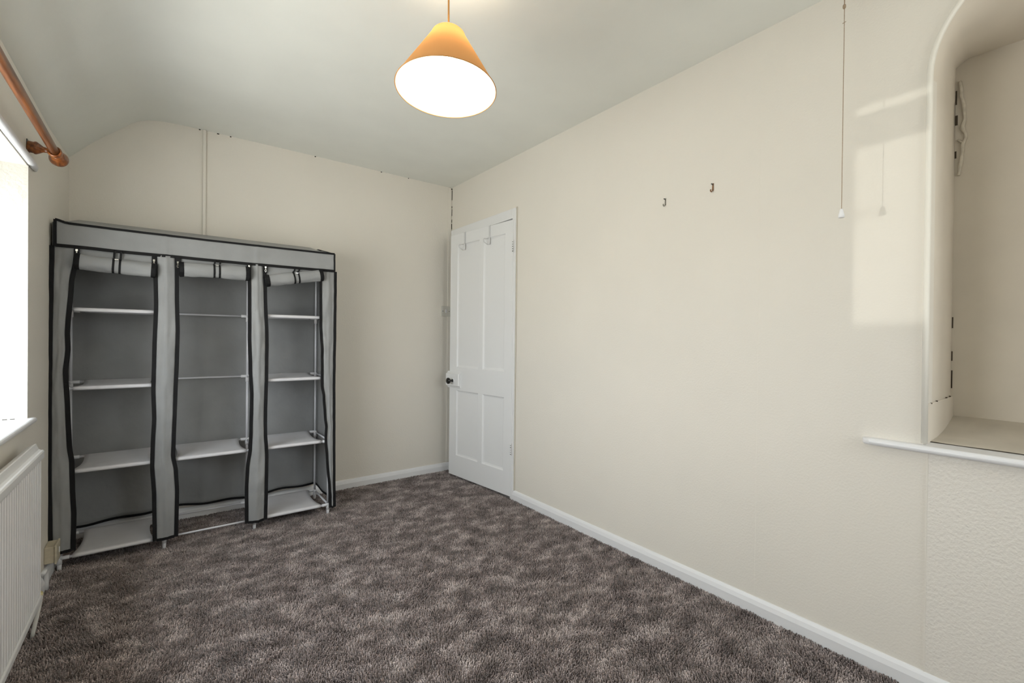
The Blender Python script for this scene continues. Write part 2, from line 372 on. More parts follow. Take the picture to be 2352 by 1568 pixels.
# ------------------------------------------------------------ carpet pile
def pile():
    rng = np.random.default_rng(5)
    x0, x1, y0, y1, s = XL+.018, XR-.018, 0.42, YB-.018, 0.0052
    gx, gy = np.meshgrid(np.arange(x0, x1, s), np.arange(y0, y1, s)); P = np.stack([gx.ravel(), gy.ravel()], 1)
    P += rng.uniform(-.5, .5, P.shape)*s
    # keep what stands in front of the camera (a wide margin each side)
    fx, fy = math.sin(YAW), math.cos(YAW); d = P[:, 0]*fx+P[:, 1]*fy; l = P[:, 0]*fy-P[:, 1]*fx
    P = P[(np.abs(l) < d*1.45+.2) & (d > .9)]
    for fx_ in (-.376, .012, .421, .822):
        for fy_ in (2.958, 3.272): P = P[np.hypot(P[:, 0]-fx_, P[:, 1]-fy_) > .0125]
    P = P[np.hypot(P[:, 0]+.370, P[:, 1]-2.356) > .011]
    n = len(P)
    def fld(ax, ay, ph): return np.sin(P[:, 0]*ax+ph+1.7*np.sin(P[:, 1]*ay+ph*2))*np.cos(P[:, 1]*ax*.9+1.3*np.sin(P[:, 0]*ay*1.1-ph))
    lx = .0038*fld(13, 9, .3)+.0018*fld(47, 31, 1.1)+rng.normal(0, .0018, n)
    ly = .0038*fld(11, 10, 2.2)+.0018*fld(39, 37, .4)+rng.normal(0, .0018, n)
    h = rng.uniform(.0070, .0140, n)*(1+.12*fld(21, 17, 4)); w = rng.uniform(.0022, .0034, n); ph = rng.uniform(0, 2*PI, n)
    V = np.zeros((n, 6, 3))
    for k in range(3):
        a = ph+k*2*PI/3
        V[:, k, 0] = P[:, 0]+np.cos(a)*w; V[:, k, 1] = P[:, 1]+np.sin(a)*w; V[:, k, 2] = 0
        V[:, 3+k, 0] = P[:, 0]+lx+np.cos(a+.5)*w*.62; V[:, 3+k, 1] = P[:, 1]+ly+np.sin(a+.5)*w*.62; V[:, 3+k, 2] = h
    V[:, :, 0] = np.clip(V[:, :, 0], XL+.017, XR-.0165); V[:, :, 1] = np.minimum(V[:, :, 1], YB-.0165)
    F = np.array([[0, 1, 4, 3], [1, 2, 5, 4], [2, 0, 3, 5]]); T = np.array([3, 4, 5])
    base = np.arange(n)*6
    me = bpy.data.meshes.new('carpet_pile')
    loops = np.concatenate([(base[:, None, None]+F[None]).reshape(n, 12), base[:, None]+T[None]], 1)
    me.vertices.add(n*6); me.vertices.foreach_set('co', V.reshape(-1))
    me.loops.add(n*15); me.loops.foreach_set('vertex_index', loops.reshape(-1).astype(np.int32))
    me.polygons.add(n*4); st = (np.arange(n)[:, None]*15+np.array([0, 4, 8, 12])[None]).reshape(-1)
    me.polygons.foreach_set('loop_start', st.astype(np.int32))
    me.update(calc_edges=True)
    at = me.attributes.new('tone', 'FLOAT', 'FACE')
    tone = rng.normal(1.05, .33, n).clip(.35, 2.1)
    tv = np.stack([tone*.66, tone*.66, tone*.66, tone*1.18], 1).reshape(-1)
    at.data.foreach_set('value', tv.astype(np.float32))
    me.materials.append(M['pile'])
    o = bpy.data.objects.new('carpet_pile', me); COL.objects.link(o)
    tag(o, 'mottled grey brown shaggy carpet pile covering the floor', 'carpet', kind='stuff')
pile()

# ------------------------------------------------------------ window in the left wall
b = NB()
fx0, fx1 = WX, WX+.045
def rect_frame(b, y0, y1, z0, z1, w, xa, xb):
    box(b, xa, xb, y0, y1, z0, z0+w); box(b, xa, xb, y0, y1, z1-w, z1); box(b, xa, xb, y0, y0+w, z0+w, z1-w); box(b, xa, xb, y1-w, y1, z0+w, z1-w)
rect_frame(b, WY0, WY1, WZ0, WZ1, .035, fx0, fx1)
box(b, fx0+.0015, fx1-.0015, WY0+.03, WY1-.03, 1.56, 1.67)                                       # transom
for y in (1.22, 1.84): box(b, fx0+.003, fx1-.003, y, y+.05, WZ0+.03, WZ1-.03)
window = obj('window_1', b, M['gloss'], kind='structure', bevel=.004)
for y0, y1 in ((WY0+.035, 1.22), (1.27, 1.84), (1.89, WY1-.035)):
    for z0, z1 in ((WZ0+.035, 1.56), (1.67, WZ1-.035)):
        b = NB(); box(b, fx0+.018, fx0+.022, y0, y1, z0, z1); obj('pane', b, M['glass'], window)
# rough plastered reveal, sill board and head rail
b = NB(); box(b, WX+.045, XL-.002, WY1-.004, WY1+.001, WZ0, WZ1)
grid(b, lambda u, v: (WX+.045+u*(XL+.003-WX-.045), WY1-.0045-.003*abs(nz(u*5, v*9, 3)), WZ0+v*(WZ1-WZ0)), 8, 40)
obj('window_reveal', b, mat('rough_white_plaster', (.60, .585, .54), .7, .2, bump=.8, bump_scale=60, bump_dist=.004), window, norm=True)
b = NB(); prof_s = []
for i in range(9):
    a = -PI/2+PI*i/8; prof_s.append((-.397+.011*math.cos(a), .767+.011*math.sin(a)))
ys = [WY0-.07]+[WY0-.06]+[WY0+.3, 1.7, WY1-.02, WY1+.030, WY1+.042, WY1+.048]
sc = [.5, 1, 1, 1, 1, 1, .75, .3]
rings = []
for y, s in zip(ys, sc):
    rings.append([b.verts.new((XL-.002+(x-XL+.002)*s if x > XL else x, y, .767+(z-.767)*(.5+.5*s))) for x, z in [(XL-.002, .756)]+prof_s+[(XL-.002, .778)]])
for p, q in zip(rings, rings[1:]):
    for k in range(len(p)): b.faces.new((p[k], p[(k+1) % len(p)], q[(k+1) % len(p)], q[k]))
b.faces.new(rings[0]); b.faces.new(rings[-1][::-1])
box(b, WX+.04, XL-.001, WY0+.001, WY1-.001, .756, .778)
sill = obj('window_sill', b, M['gloss'], window, smooth=False)
b = NB(); random.seed(5)
for i in range(9):
    y = WY1-.006; x = -.44-.02*i
    box(b, x-.012, x, y-.002, y+.001, .778, .7795+random.random()*.001)
obj('sill_gap', b, M['dark'], window)
b = NB()
tube(b, [(-.402, WY0-.12, 1.752), (-.402, 1.7, 1.752), (-.402, 2.52, 1.752), (-.402, 2.575, 1.751), (-.405, 2.62, 1.748)], [.0135, .0135, .0135, .012, .004], 12)
obj('head_rail', b, M['gloss'], window, smooth=True)

# frame and panes of the fill window added behind the camera
b = NB(); x0, x1, z0, z1 = W2
for a in ((x0, x1, z0, z0+.05), (x0, x1, z1-.05, z1), (x0, x0+.05, z0, z1), (x1-.05, x1, z0, z1), ((x0+x1)/2-.03, (x0+x1)/2+.03, z0, z1)):
    box(b, a[0], a[1], YF-.11, YF-.07, a[2], a[3])
w2 = obj('window_2_added_fill', b, M['gloss'], kind='structure')
for a0, a1 in ((x0+.05, (x0+x1)/2-.03), ((x0+x1)/2+.03, x1-.05)):
    b = NB(); box(b, a0, a1, YF-.092, YF-.088, z0+.05, z1-.05); obj('pane', b, M['glass'], w2)

# ------------------------------------------------------------ niche sill boards
b = NB(); rings = []
for y, s in ((YF+.02, 1), (0, 1), (.3, 1), (.505, 1), (.520, .8), (.528, .35)):
    pr = [(XR-.001, .757)]+[(1.892+(-.0115*math.cos(-PI/2+PI*i/8)), .7685+.0115*math.sin(-PI/2+PI*i/8)) for i in range(9)]+[(XR-.001, .780)]
    rings.append([b.verts.new((XR-.001+(x-XR+.001)*s, y, .7685+(z-.7685)*(.6+.4*s))) for x, z in pr])
for p, q in zip(rings, rings[1:]):
    for k in range(len(p)): b.faces.new((p[k], p[(k+1) % len(p)], q[(k+1) % len(p)], q[k]))
b.faces.new(rings[0]); b.faces.new(rings[-1][::-1])
box(b, XR-.001, 1.9735, NY0, NY1, .757, .7800)
ledge = obj('trim_1', b, M['gloss'], kind='structure')
b = NB()
grid(b, lambda u, v: (1.9745+u*(NXB-1.9745), NY0+v*(NY1-NY0), .783+.052*u**2.2+.002*nz(u*4, v*5)), 12, 16)
obj('shelf_board', b, mat('dusty_ledge_paint', (.60, .55, .47), .6, .25, noise_amt=.08, noise_scale=9, bump=.2, bump_scale=20, bump_dist=.003), ledge, smooth=True)

# ------------------------------------------------------------ door and its frame
hx, hy = 1.893, 2.497
dv = Vector((1.825-hx, 3.225-hy, 0)).normalized(); nv = Vector((dv.y, -dv.x, 0))     # nv points to the wall side
TD = Matrix((dv, nv, Vector((0, 0, 1)))).transposed().to_4x4(); TD.translation = Vector((hx, hy, 0))  # local x = along leaf, y = depth, z up
DW, Z0, Z1 = .732, .024, 1.907
door = tag(bpy.data.objects.new('door_1', None), kind='structure'); COL.objects.link(door); door.location = (hx, hy, Z0)
cols = [(.082, .318), (.350, .640)]; rows_ = [(.185, .693), (.872, 1.826)]
cols_lo = [(.080, .318), (.405, .640)]
# the carved face: stiles, rails and the panel holes as one face grid, then recess
xs = [0, .080, .318, .372, .640, DW]; zs = [Z0, .185, .693, .872, 1.826, Z1]
b = NB()
def dbox(b, u0, u1, w0, w1, z0, z1): return box(b, u0, u1, w0, w1, z0, z1, TD)
for z0, z1 in ((Z0, .185), (.693, .872), (1.826, Z1)): dbox(b, 0, DW, 0, .035, z0, z1)
for z0, z1 in ((.185, .693), (.872, 1.826)):
    for u0, u1 in ((0, .080), (.318, .368), (.640, DW)): dbox(b, u0, u1, 0, .035, z0, z1)
bmesh.ops.remove_doubles(b, verts=b.verts, dist=1e-5)
# drop the internal double faces
cen = {}
for f in b.faces:
    k = tuple(round(c, 4) for c in f.calc_center_median()); cen.setdefault(k, []).append(f)
bmesh.ops.delete(b, geom=[f for fs in cen.values() if len(fs) > 1 for f in fs], context='FACES_ONLY')
obj('stile_and_rail_frame', b, M['doorp'], door)
def door_panel(u0, u1, z0, z1):
    b = NB(); d1, d2, mg = .0005, .0095, .016
    L = [((u0, z0), (u1, z0), (u1, z1), (u0, z1))]
    o_ = [(u0, z0), (u1, z0), (u1, z1), (u0, z1)]; i_ = [(u0+mg, z0+mg), (u1-mg, z0+mg), (u1-mg, z1-mg), (u0+mg, z1-mg)]
    vo = [b.verts.new(TD @ Vector((u, d1, z))) for u, z in o_]; vm = [b.verts.new(TD @ Vector((u, d2*.8, z))) for u, z in [(u0+mg*.45, z0+mg*.45), (u1-mg*.45, z0+mg*.45), (u1-mg*.45, z1-mg*.45), (u0+mg*.45, z1-mg*.45)]]
    vi = [b.verts.new(TD @ Vector((u, d2, z))) for u, z in i_]; vb = [b.verts.new(TD @ Vector((u, .028, z))) for u, z in o_]
    for k in range(4):
        b.faces.new((vo[k], vo[(k+1) % 4], vm[(k+1) % 4], vm[k])); b.faces.new((vm[k], vm[(k+1) % 4], vi[(k+1) % 4], vi[k])); b.faces.new((vo[k], vb[k], vb[(k+1) % 4], vo[(k+1) % 4]))
    b.faces.new(vi); b.faces.new(vb[::-1])
    return obj('panel', b, M['doorp'], door)
for u0, u1 in ((.080, .318), (.368, .640)):
    for z0, z1 in ((.185, .693), (.872, 1.826)): door_panel(u0, u1, z0, z1)
# painted rim lock with chamfered top and bottom, black knob
b = NB(); t = .022
pr = [(.708, 0), (.722, -t*.35), (.728, -t), (.818, -t), (.826, -t*.4), (.838, 0)]
for u in (.588, .752): pass
rg = []
for u in (.584, .590, .752, .756):
    s = .75 if u in (.584, .756) else 1
    rg.append([b.verts.new(TD @ Vector((u, w*s, .773+(z-.773)*(.97 if s < 1 else 1)))) for z, w in pr])
for p, q in zip(rg, rg[1:]):
    for k in range(len(pr)): b.faces.new((p[k], p[(k+1) % 6], q[(k+1) % 6], q[k]))
b.faces.new(rg[0]); b.faces.new(rg[-1][::-1])
lock = obj('rim_lock', b, M['doorp'], door)
b = NB(); ax = -nv
lathe(b, [(.012, 0), (.0125, .008), (.009, .012), (.0085, .026), (.013, .031), (.021, .036), (.0245, .043), (.0235, .050), (.017, .055), (.006, .0575)], TD @ Vector((.655, -t, .768)), ax, 28)
obj('knob', b, M['knob'], door, smooth=True, label='small black round door knob')
b = NB(); lathe(b, [(.016, -.001), (.016, .003), (.013, .005)], TD @ Vector((.655, -t, .768)), ax, 24); obj('knob_rose', b, M['plast'], door, smooth=False)
for z0, z1 in ((.308, .388), (1.683, 1.768)):
    b = NB(); tube(b, [TD @ Vector((-.003, -.004, z0)), TD @ Vector((-.003, -.004, (z0+z1)/2)), TD @ Vector((-.003, -.004, z1))], .0055, 10)
    dbox(b, .0, .012, -.002, .001, z0+.004, z1-.004)
    hg = obj('hinge', b, M['doorp'], door)
    b = NB(); random.seed(int(z0*100))
    for i in range(5):
        z = z0+(z1-z0)*(i+.3)/5.3; dbox(b, -.009, -.002, -.0105, -.009, z, z+random.uniform(.003, .009))
    obj('paint_chip', b, M['scr'], hg)
# frame: head and hinge-side jamb proud of the wall, latch jamb by the corner
b = NB()
box(b, XR-.014, XR+.10, 2.478, 2.512, 0.0, 1.985)
box(b, XR-.014, XR+.10, 3.328, 3.352, 0.0, 1.985)
box(b, XR-.014, XR+.10, 2.512, 3.328, 1.918, 1.985)
tr = obj('trim_2', b, M['doorp'], kind='structure', bevel=.003)
b = NB(); tube(b, [(XR-.004, 2.474, .07+i*.12) for i in range(17)], .0035, 6); box(b, XR-.01, XR-.001, 2.471, 2.4785, 1.982, 1.989); obj('frame_shade_strip', b, mat('frame_edge_shading', (.62, .58, .50), .7, .2), tr)  # shading along the frame edge, painted as a darker strip

# over-door hooks
def door_hook(u, label):
    p = TD @ Vector((u, -.001, Z1))
    t_ = thing('over_door_hook', label, 'hook', p, 'white over-door hooks')
    b = NB(); w = .0055
    ribbon(b, [TD @ Vector(q) for q in ((u, .034, Z1-.03), (u, .0362, Z1-.004), (u, .034, Z1+.002), (u, 0, Z1+.002), (u, -.004, Z1-.004), (u, -.005, Z1-.05), (u, -.005, Z1-.085))], .012, .003,
           [nv, (nv+Vector((0, 0, 1))).normalized(), Vector((0, 0, 1)), Vector((0, 0, 1)), -nv, -nv, -nv])
    obj('strap', b, M['hookw'], t_)
    b = NB()
    tube(b, [TD @ Vector(q) for q in ((u, -.004, Z1-.082), (u, -.005, Z1-.098), (u, -.006, Z1-.130), (u, -.020, Z1-.136), (u, -.055, Z1-.122), (u, -.058, Z1-.106), (u, -.050, Z1-.098))],
         [.006, .0085, .0085, .004, .004, .004, .004], 8)
    tube(b, [TD @ Vector(q) for q in ((u, -.050, Z1-.098), (u, -.006, Z1-.092))], .0025, 8)
    obj('hook_loop', b, M['hookw'], t_, smooth=True)
door_hook(.545, 'white metal hook hung over the white door, the one nearer the knob edge')
door_hook(.250, 'white metal hook hung over the white door, the one nearer the hinges')

# ------------------------------------------------------------ light switch and socket
sw = thing('light_switch', 'white square light switch on the back wall half hidden by the door', 'light switch', (1.858, YB, 1.277))
b = NB(); box(b, 1.816, 1.900, YB-.011, YB, 1.277, 1.361); obj('face_plate', b, M['cream'] if False else mat('switch_white', (.66, .64, .58), .4, .4), sw, bevel=.002)
b = NB(); box(b, 1.853, 1.864, YB-.0145, YB-.010, 1.306, 1.333, None); obj('rocker', b, M['plast'], sw, bevel=.001)
for x in (1.829, 1.888):
    b = NB(); lathe(b, [(.0036, 0), (.0036, .0018), (.002, .0022)], (x, YB-.0105, 1.319), (0, -1, 0), 12); obj('screw', b, M['scr'], sw)
so = thing('wall_socket', 'grubby cream surface mounted double socket low on the left wall beside the wardrobe', 'socket', (XL, 2.88, .085))
b = NB(); box(b, XL, -.3765, 2.838, 2.934, .086, .160)
for q in b.verts:
    pass
obj('back_box', b, M['cream'], so, bevel=.004)
b = NB(); box(b, -.3765, -.3685, 2.834, 2.938, .081, .165); fp = obj('face_plate', b, M['cream'], so, bevel=.003)
b = NB(); box(b, -.369, -.3655, 2.885, 2.893, .115, .140); obj('switch_rocker', b, M['plast'], so, bevel=.001)

# ------------------------------------------------------------ picture hooks on the right wall
for (y, z, mm, lab) in ((1.319, 1.757, M['steel'], 'dark steel picture hook on the long wall, the one nearer the door'), (1.081, 1.766, M['rust'], 'rusty brass picture hook on the long wall, the one nearer the pull cord')):
    t_ = thing('picture_hook', lab, 'picture hook', (XR, y, z-.02), 'picture hooks on the long wall')
    b = NB(); ribbon(b, [(XR-.002, y, z+.018), (XR-.003, y, z), (XR-.003, y, z-.013), (XR-.008, y+.002, z-.020), (XR-.013, y+.004, z-.016), (XR-.013, y+.004, z-.009)], .0055, .0018,
                     [Vector((-1, 0, .01))]*3+[Vector((-.5, 0, -1)), Vector((-1, 0, 0)), Vector((-1, 0, 0))])
    obj('hook_plate', b, mm, t_)
    b = NB(); tube(b, [(XR-.0005, y, z+.009), (XR-.010, y+.001, z+.014)], .0016, 8); tube(b, [(XR-.010, y+.001, z+.014), (XR-.012, y+.001, z+.015)], .003, 8); obj('nail', b, M['scr'], t_)

# ------------------------------------------------------------ pull cord
CX_, CY_ = 1.80, .567
pc = thing('pull_cord_switch', 'thin tan pull cord with white toggle hanging by the arched niche', 'pull cord', (CX_, CY_, 1.51))
b = NB(); lathe(b, [(.036, 0), (.036, -.018), (.030, -.026), (.008, -.034)], (CX_, CY_, ZC), (0, 0, 1), 24); obj('switch_body', b, M['plast'], pc, smooth=True)
b = NB(); zs_ = [ZC-.03-(ZC-.03-1.535)*i/30 for i in range(31)]
tube(b, [(CX_+.0007*nz(z*9, 1), CY_+.0007*nz(z*9, 3), z) for z in zs_], [.0018 if z > 2.21 else .0011 for z in zs_], 6); obj('cord', b, M['cord'], pc, smooth=True)
b = NB(); bmesh.ops.create_icosphere(b, subdivisions=2, radius=.0045, matrix=Matrix.Translation((CX_, CY_+.0005, 2.213)) @ Matrix.Diagonal((1, 1.1, 2.0, 1)))
obj('knot', b, M['cord'], pc, smooth=True)
b = NB(); tube(b, [(CX_, CY_-.005, 2.161), (CX_, CY_+.005, 2.159)], .001, 6); obj('knot', b, M['cord'], pc, smooth=True)
b = NB(); lathe(b, [(.0028, .030), (.0050, .026), (.0062, .018), (.0085, .010), (.0088, .001), (.0065, 0)], (CX_, CY_, 1.513), (0, 0, 1), 16); obj('toggle', b, M['plast'], pc, smooth=True)

# ------------------------------------------------------------ pendant lamp
ra = Vector((.722, 1.3165, 1.895)); ax = Vector((.0635, .0508, 1)).normalized()
pl = thing('pendant_lamp', 'orange fabric cone pendant lampshade lit and hanging from the ceiling', 'lamp', ra)
Hs = .192
prof_l = [(.160, 0), (.0535, Hs*.93), (.048, Hs*.985), (.042, Hs)]
b = NB(); n = 72
s_ = ax.cross(Vector((0, 1, 0))).normalized(); t_v = ax.cross(s_); rings = []
pp = [(.160-(.160-.0565)*i/10, Hs*.92*i/10) for i in range(11)]+[(.0535, Hs*.965), (.050, Hs*.985), (.045, Hs)]
for r, h in pp:
    rings.append([b.verts.new(ra+ax*h+(s_*math.cos(2*PI*k/n)+t_v*math.sin(2*PI*k/n))*r) for k in range(n)])
for p, q in zip(rings, rings[1:]):
    for k in range(n): b.faces.new((p[k], p[(k+1) % n], q[(k+1) % n], q[k]))
b.normal_update()
f0 = b.faces[0] if not hasattr(b.faces, 'ensure_lookup_table') else (b.faces.ensure_lookup_table(), b.faces[0])[1]
c0 = f0.calc_center_median(); 
if f0.normal.dot(c0-(ra+ax*.05)) < 0: bmesh.ops.reverse_faces(b, faces=b.faces)
obj('lamp_shade', b, M['shade'], pl, smooth=True, norm=False)
def ring(bm, c, r, w, n=72):
    tube(bm, [c+(s_*math.cos(2*PI*k/n)+t_v*math.sin(2*PI*k/n))*r for k in range(n+1)], w, 6, caps=False)
b = NB(); ring(b, ra, .1602, .0016); obj('bottom_rim', b, mat('rim_fabric', (.55, .28, .11), .7, .2), pl, smooth=True)
b = NB(); top = ra+ax*Hs; ring(b, top, .045, .0016, 36)
for k in range(3):
    a = 2*PI*k/3; tube(b, [top+(s_*math.cos(a)+t_v*math.sin(a))*.045, top+(s_*math.cos(a)+t_v*math.sin(a))*.018-ax*.004], .0014, 6)
ring(b, top-ax*.004, .018, .0016, 24); obj('shade_ring', b, M['plast'], pl, smooth=True)
b = NB(); lathe(b, [(.013, -.028), (.0145, -.024), (.0145, -.008), (.0125, .004), (.006, .016)], top-ax*.004, ax, 24); obj('lamp_holder', b, M['flex'] if False else M['plast'], pl, smooth=True)
b = NB(); cc = top-ax*.058
bmesh.ops.create_uvsphere(b, u_segments=24, v_segments=12, radius=.027, matrix=Matrix.Translation(cc)); obj('bulb', b, M['bulb'], pl, smooth=True)
b = NB(); tube(b, [top+ax*.010, top+Vector((0, 0, .03)), Vector((.735, 1.33, 2.25)), Vector((.735, 1.33, ZC-.02))], .0032, 8); obj('flex', b, M['flex'], pl, smooth=True)
b = NB(); lathe(b, [(.038, 0), (.038, -.012), (.028, -.022), (.007, -.028)], (.735, 1.33, ZC), (0, 0, 1), 28); obj('ceiling_rose', b, M['plast'], pl, smooth=True)

# ------------------------------------------------------------ curtain pole
PX, PZ = -.335, 1.803
cp = thing('curtain_pole', 'varnished wooden curtain pole with round finial above the left window', 'curtain pole', (PX, 2.52, PZ))
b = NB(); tube(b, [(PX, .35, PZ), (PX, 1.5, PZ), (PX, 2.53, PZ)], .0145, 20); obj('pole', b, M['wood'], cp, smooth=True)
def finial(y, s):
    b = NB(); lathe(b, [(.0145, 0), (.0175, .004), (.0175, .010), (.0125, .016), (.0130, .021), (.0205, .024), (.0215, .029), (.024, .035), (.0285, .046), (.030, .058), (.027, .072), (.020, .082), (.010, .089), (.003, .091)],
                    (PX, y, PZ), (0, s, 0), 32); obj('finial', b, M['wood'], cp, smooth=True)
finial(2.532, 1); finial(.35, -1)
def bracket(y):
    b = NB()
    lathe(b, [(.019, 0), (.021, .003), (.021, .016), (.0235, .020), (.0235, .024), (.018, .033), (.011, .043), (.0095, .052), (.012, .060)], (XL+.001, y, PZ+.004), (1, 0, -.06), 24)
    a = [(PX+.0185*math.cos(2*PI*k/24), y-.011, PZ+.0185*math.sin(2*PI*k/24)) for k in range(24)]
    r0_ = []
    for (rr_, yy) in ((.015, -.013), (.019, -.013), (.0215, -.008), (.022, 0), (.0215, .008), (.019, .013), (.015, .013)):
        r0_.append([b.verts.new((PX+rr_*math.cos(2*PI*k/28), y+yy, PZ+rr_*math.sin(2*PI*k/28))) for k in range(28)])
    for p, q in zip(r0_, r0_[1:]+r0_[:1]):
        for k in range(28): b.faces.new((p[k], p[(k+1) % 28], q[(k+1) % 28], q[k]))
    br = obj('bracket', b, M['wood'], cp, smooth=True)
    b = NB(); box(b, XL, XL+.003, y-.014, y+.022, PZ-.02, PZ+.028); obj('backing_plate', b, M['scr'], br)
bracket(2.50); bracket(.42)

# ------------------------------------------------------------ radiator
RX, RY0, RY1, RZ0, RZ1 = -.345, 1.05, 2.358, .128, .668
rd = thing('radiator', 'white corrugated panel radiator with top rail under the window', 'radiator', (-.37, (RY0+RY1)/2, RZ0))
b = NB(); pitch = .0275; pts = []; y = RY0+.012; 
while y < RY1-.012:
    for dy, d in ((0, .0), (.3, .0), (.42, .0045), (.72, .0045), (.84, .0)): pts.append((y+dy*pitch, d))
    y += pitch
pts = [(RY0+.004, .004)]+pts+[(RY1-.004, .004)]
za, zb = RZ0+.030, RZ1-.018
zl_ = [(za-.012, 0.006), (za, .0), (zb, .0), (zb+.01, .006)]
rows2 = [[b.verts.new((RX-.002-max(d, dd if d else 0)*1.0-(dd if j in (0, 3) else 0), yy, z)) for j, (z, dd) in enumerate(zl_)] for yy, d in pts]
for p, q in zip(rows2, rows2[1:]):
    for k in range(3): b.faces.new((p[k], q[k], q[k+1], p[k+1]))
obj('fluted_panel', b, M['rad'], rd)
b = NB(); box(b, RX-.040, RX-.012, RY0+.003, RY1-.003, RZ0+.004, RZ1-.004); obj('panel_body', b, M['rad'], rd, bevel=.005)
# rolled bottom edge
b = NB(); box(b, RX-.016, RX+.001, RY0, RY1, RZ0, RZ0+.026); obj('bottom_rail', b, M['rad'], rd, bevel=.004)
# top cap: dished rail
b = NB(); cpf = [(RX+.003, .648), (RX+.005, .652), (RX+.005, .674), (RX+.002, .679), (RX-.003, .679), (RX-.009, .683), (RX-.0125, .692), (RX-.016, .7035), (RX-.0195, .7035), (RX-.042, .690), (RX-.042, .655), (RX-.01, .648)]
rg = [[b.verts.new((x, y, z)) for x, z in cpf] for y in (RY0-.002, RY0+.2, (RY0+RY1)/2, RY1-.2, RY1+.002)]
for p, q in zip(rg, rg[1:]):
    for k in range(len(cpf)): b.faces.new((p[k], p[(k+1) % len(cpf)], q[(k+1) % len(cpf)], q[k]))
b.faces.new(rg[0]); b.faces.new(rg[-1][::-1]); obj('top_rail', b, M['rad'], rd, bevel=.001)
b = NB(); tube(b, [(-.352, RY1+.004, .155), (-.352, RY1+.016, .150), (-.352, RY1+.018, .135), (-.356, RY1+.012, .09), (-.366, RY1+.002, .03), (-.370, RY1-.002, .0)], [.008, .009, .008, .006, .006, .006], 10)
obj('inlet_pipe', b, mat('painted_pipe', (.76, .75, .70), .4, .4), rd, smooth=True)
b = NB(); lathe(b, [(.007, 0), (.010, .003), (.010, .016), (.0065, .020)], (-.352, RY1-.004, .153), (0, 1, 0), 8); obj('valve_nut', b, mat('brassy_nut', (.62, .55, .30), .35, .5), rd)
# boxed pipe elbow low on the left skirting
b = NB(); tube(b, [(-.392, 2.70, .100), (-.392, 2.735, .098), (-.390, 2.752, .085), (-.390, 2.756, .05), (-.390, 2.757, .0)], .0085, 10)
eb = obj('pipe_elbow', b, M['gloss'], loc=(-.39, 2.757, 0), smooth=True); tag(eb, 'short painted pipe elbow on the left skirting between radiator and socket', 'pipe')

# ------------------------------------------------------------ fabric wardrobe
PXs = [-.376, .012, .421, .822]; YFf, YRr = 2.958, 3.272; LV = [.060, .455, .845, 1.215, 1.580]
wd = thing('fabric_wardrobe', 'grey fabric wardrobe with black piping, rolled up doors and white shelves', 'wardrobe', (.22, 3.12, 0))
RR = .0066
def rodobj(name, p, q, r=RR):
    b = NB(); tube(b, [p, q], r, 10); return obj(name, b, M['rod'], wd, smooth=True)
for i, x in enumerate(PXs):
    for y in (YFf, YRr):
        zprev = LV[0]
        for z in LV[1:]: rodobj('post', (x, y, zprev), (x, y, z)); zprev = z
        b = NB(); tube(b, [(x, y, LV[0]+.012), (x, y, .02), (x, y, 0)], [.0095, .0085, .008], 12); obj('foot', b, M['plast'], wd, smooth=True)
    for z in LV: rodobj('side_rod', (x, YFf, z+.004), (x, YRr, z+.004), .0055)
shelf_at = {0: (0, 1, 2, 3), 1: (1,), 2: (0, 1, 2, 3)}
for bay in range(3):
    xa, xb = PXs[bay], PXs[bay+1]
    for li, z in enumerate(LV):
        if not (bay == 1 and li in (2, 3)): rodobj('front_rod', (xa, YFf, z), (xb, YFf, z), .0052 if bay == 1 and li == 0 else RR)
        rodobj('rear_rod', (xa, YRr, z+.006), (xb, YRr, z+.006), .0052 if bay == 1 else RR)
for i, x in enumerate(PXs):
    for y in (YFf, YRr):
        for li, z in enumerate(LV):
            b = NB(); s = 1 if y == YFf else -1; L_ = .034; dz = 0 if y == YFf else .006
            tube(b, [(x, y, z-.028), (x, y, z+.012)], .0098, 10)
            tube(b, [(x, y, z+dz*.6), (x, y+s*L_*.8, z+dz*.6)], .0085, 10)
            if i < 3 and not (i == 1 and li in (2, 3) and s > 0): tube(b, [(x, y, z+dz), (x+L_, y, z+dz)], .0088, 10)
            if i > 0 and not (i == 2 and li in (2, 3) and s > 0): tube(b, [(x, y, z+dz), (x-L_, y, z+dz)], .0088, 10)
            obj('corner_joint', b, M['plast'], wd, smooth=True)
for bay, lst in shelf_at.items():
    xa, xb = PXs[bay]+.044, PXs[bay+1]-.044
    for li in lst:
        z = LV[li]
        def fn(u, v, xa=xa, xb=xb, z=z, bay=bay, li=li):
            # v runs: under the front rod, over it, across, over and under the rear rod
            r = .0095; y0, y1 = YFf, YRr
            if v < .2: a = PI*1.35-(PI*.85)*(v/.2); Y = y0+r*math.cos(a); Z = z+r*math.sin(a); t = 0
            elif v > .8: a = PI/2-(PI*.85)*((v-.8)/.2); Y = y1+r*math.cos(a); Z = z+.006+r*math.sin(a); t = 1
            else:
                t = (v-.2)/.6; Y = y0+(y1-y0)*t; Z = z+.006*t+r-.013*math.sin(PI*t)*(.6+.5*nz(u*2+bay, li))-.0015*abs(nz(u*9, t*7, li))
            pin = .012*math.sin(PI*t)+(.010*t if bay == 0 else 0); hw = (xb-xa)/2-pin; X = (xa+xb)/2+(u*2-1)*hw
            return (X, Y, Z)
        b = NB(); grid(b, fn, 14, 22); obj('shelf', b, M['shelf'], wd, smooth=True, solid=.0012)

# ---- cover
ZT, ZV, ZB = 1.608, 1.500, .055
YFc, YRc = 2.932, 3.330
def yfront(x, z, seed=0): return YFc-.004*nz(x*4, z*3, seed)-.002*nz(x*11, z*9, seed+4)
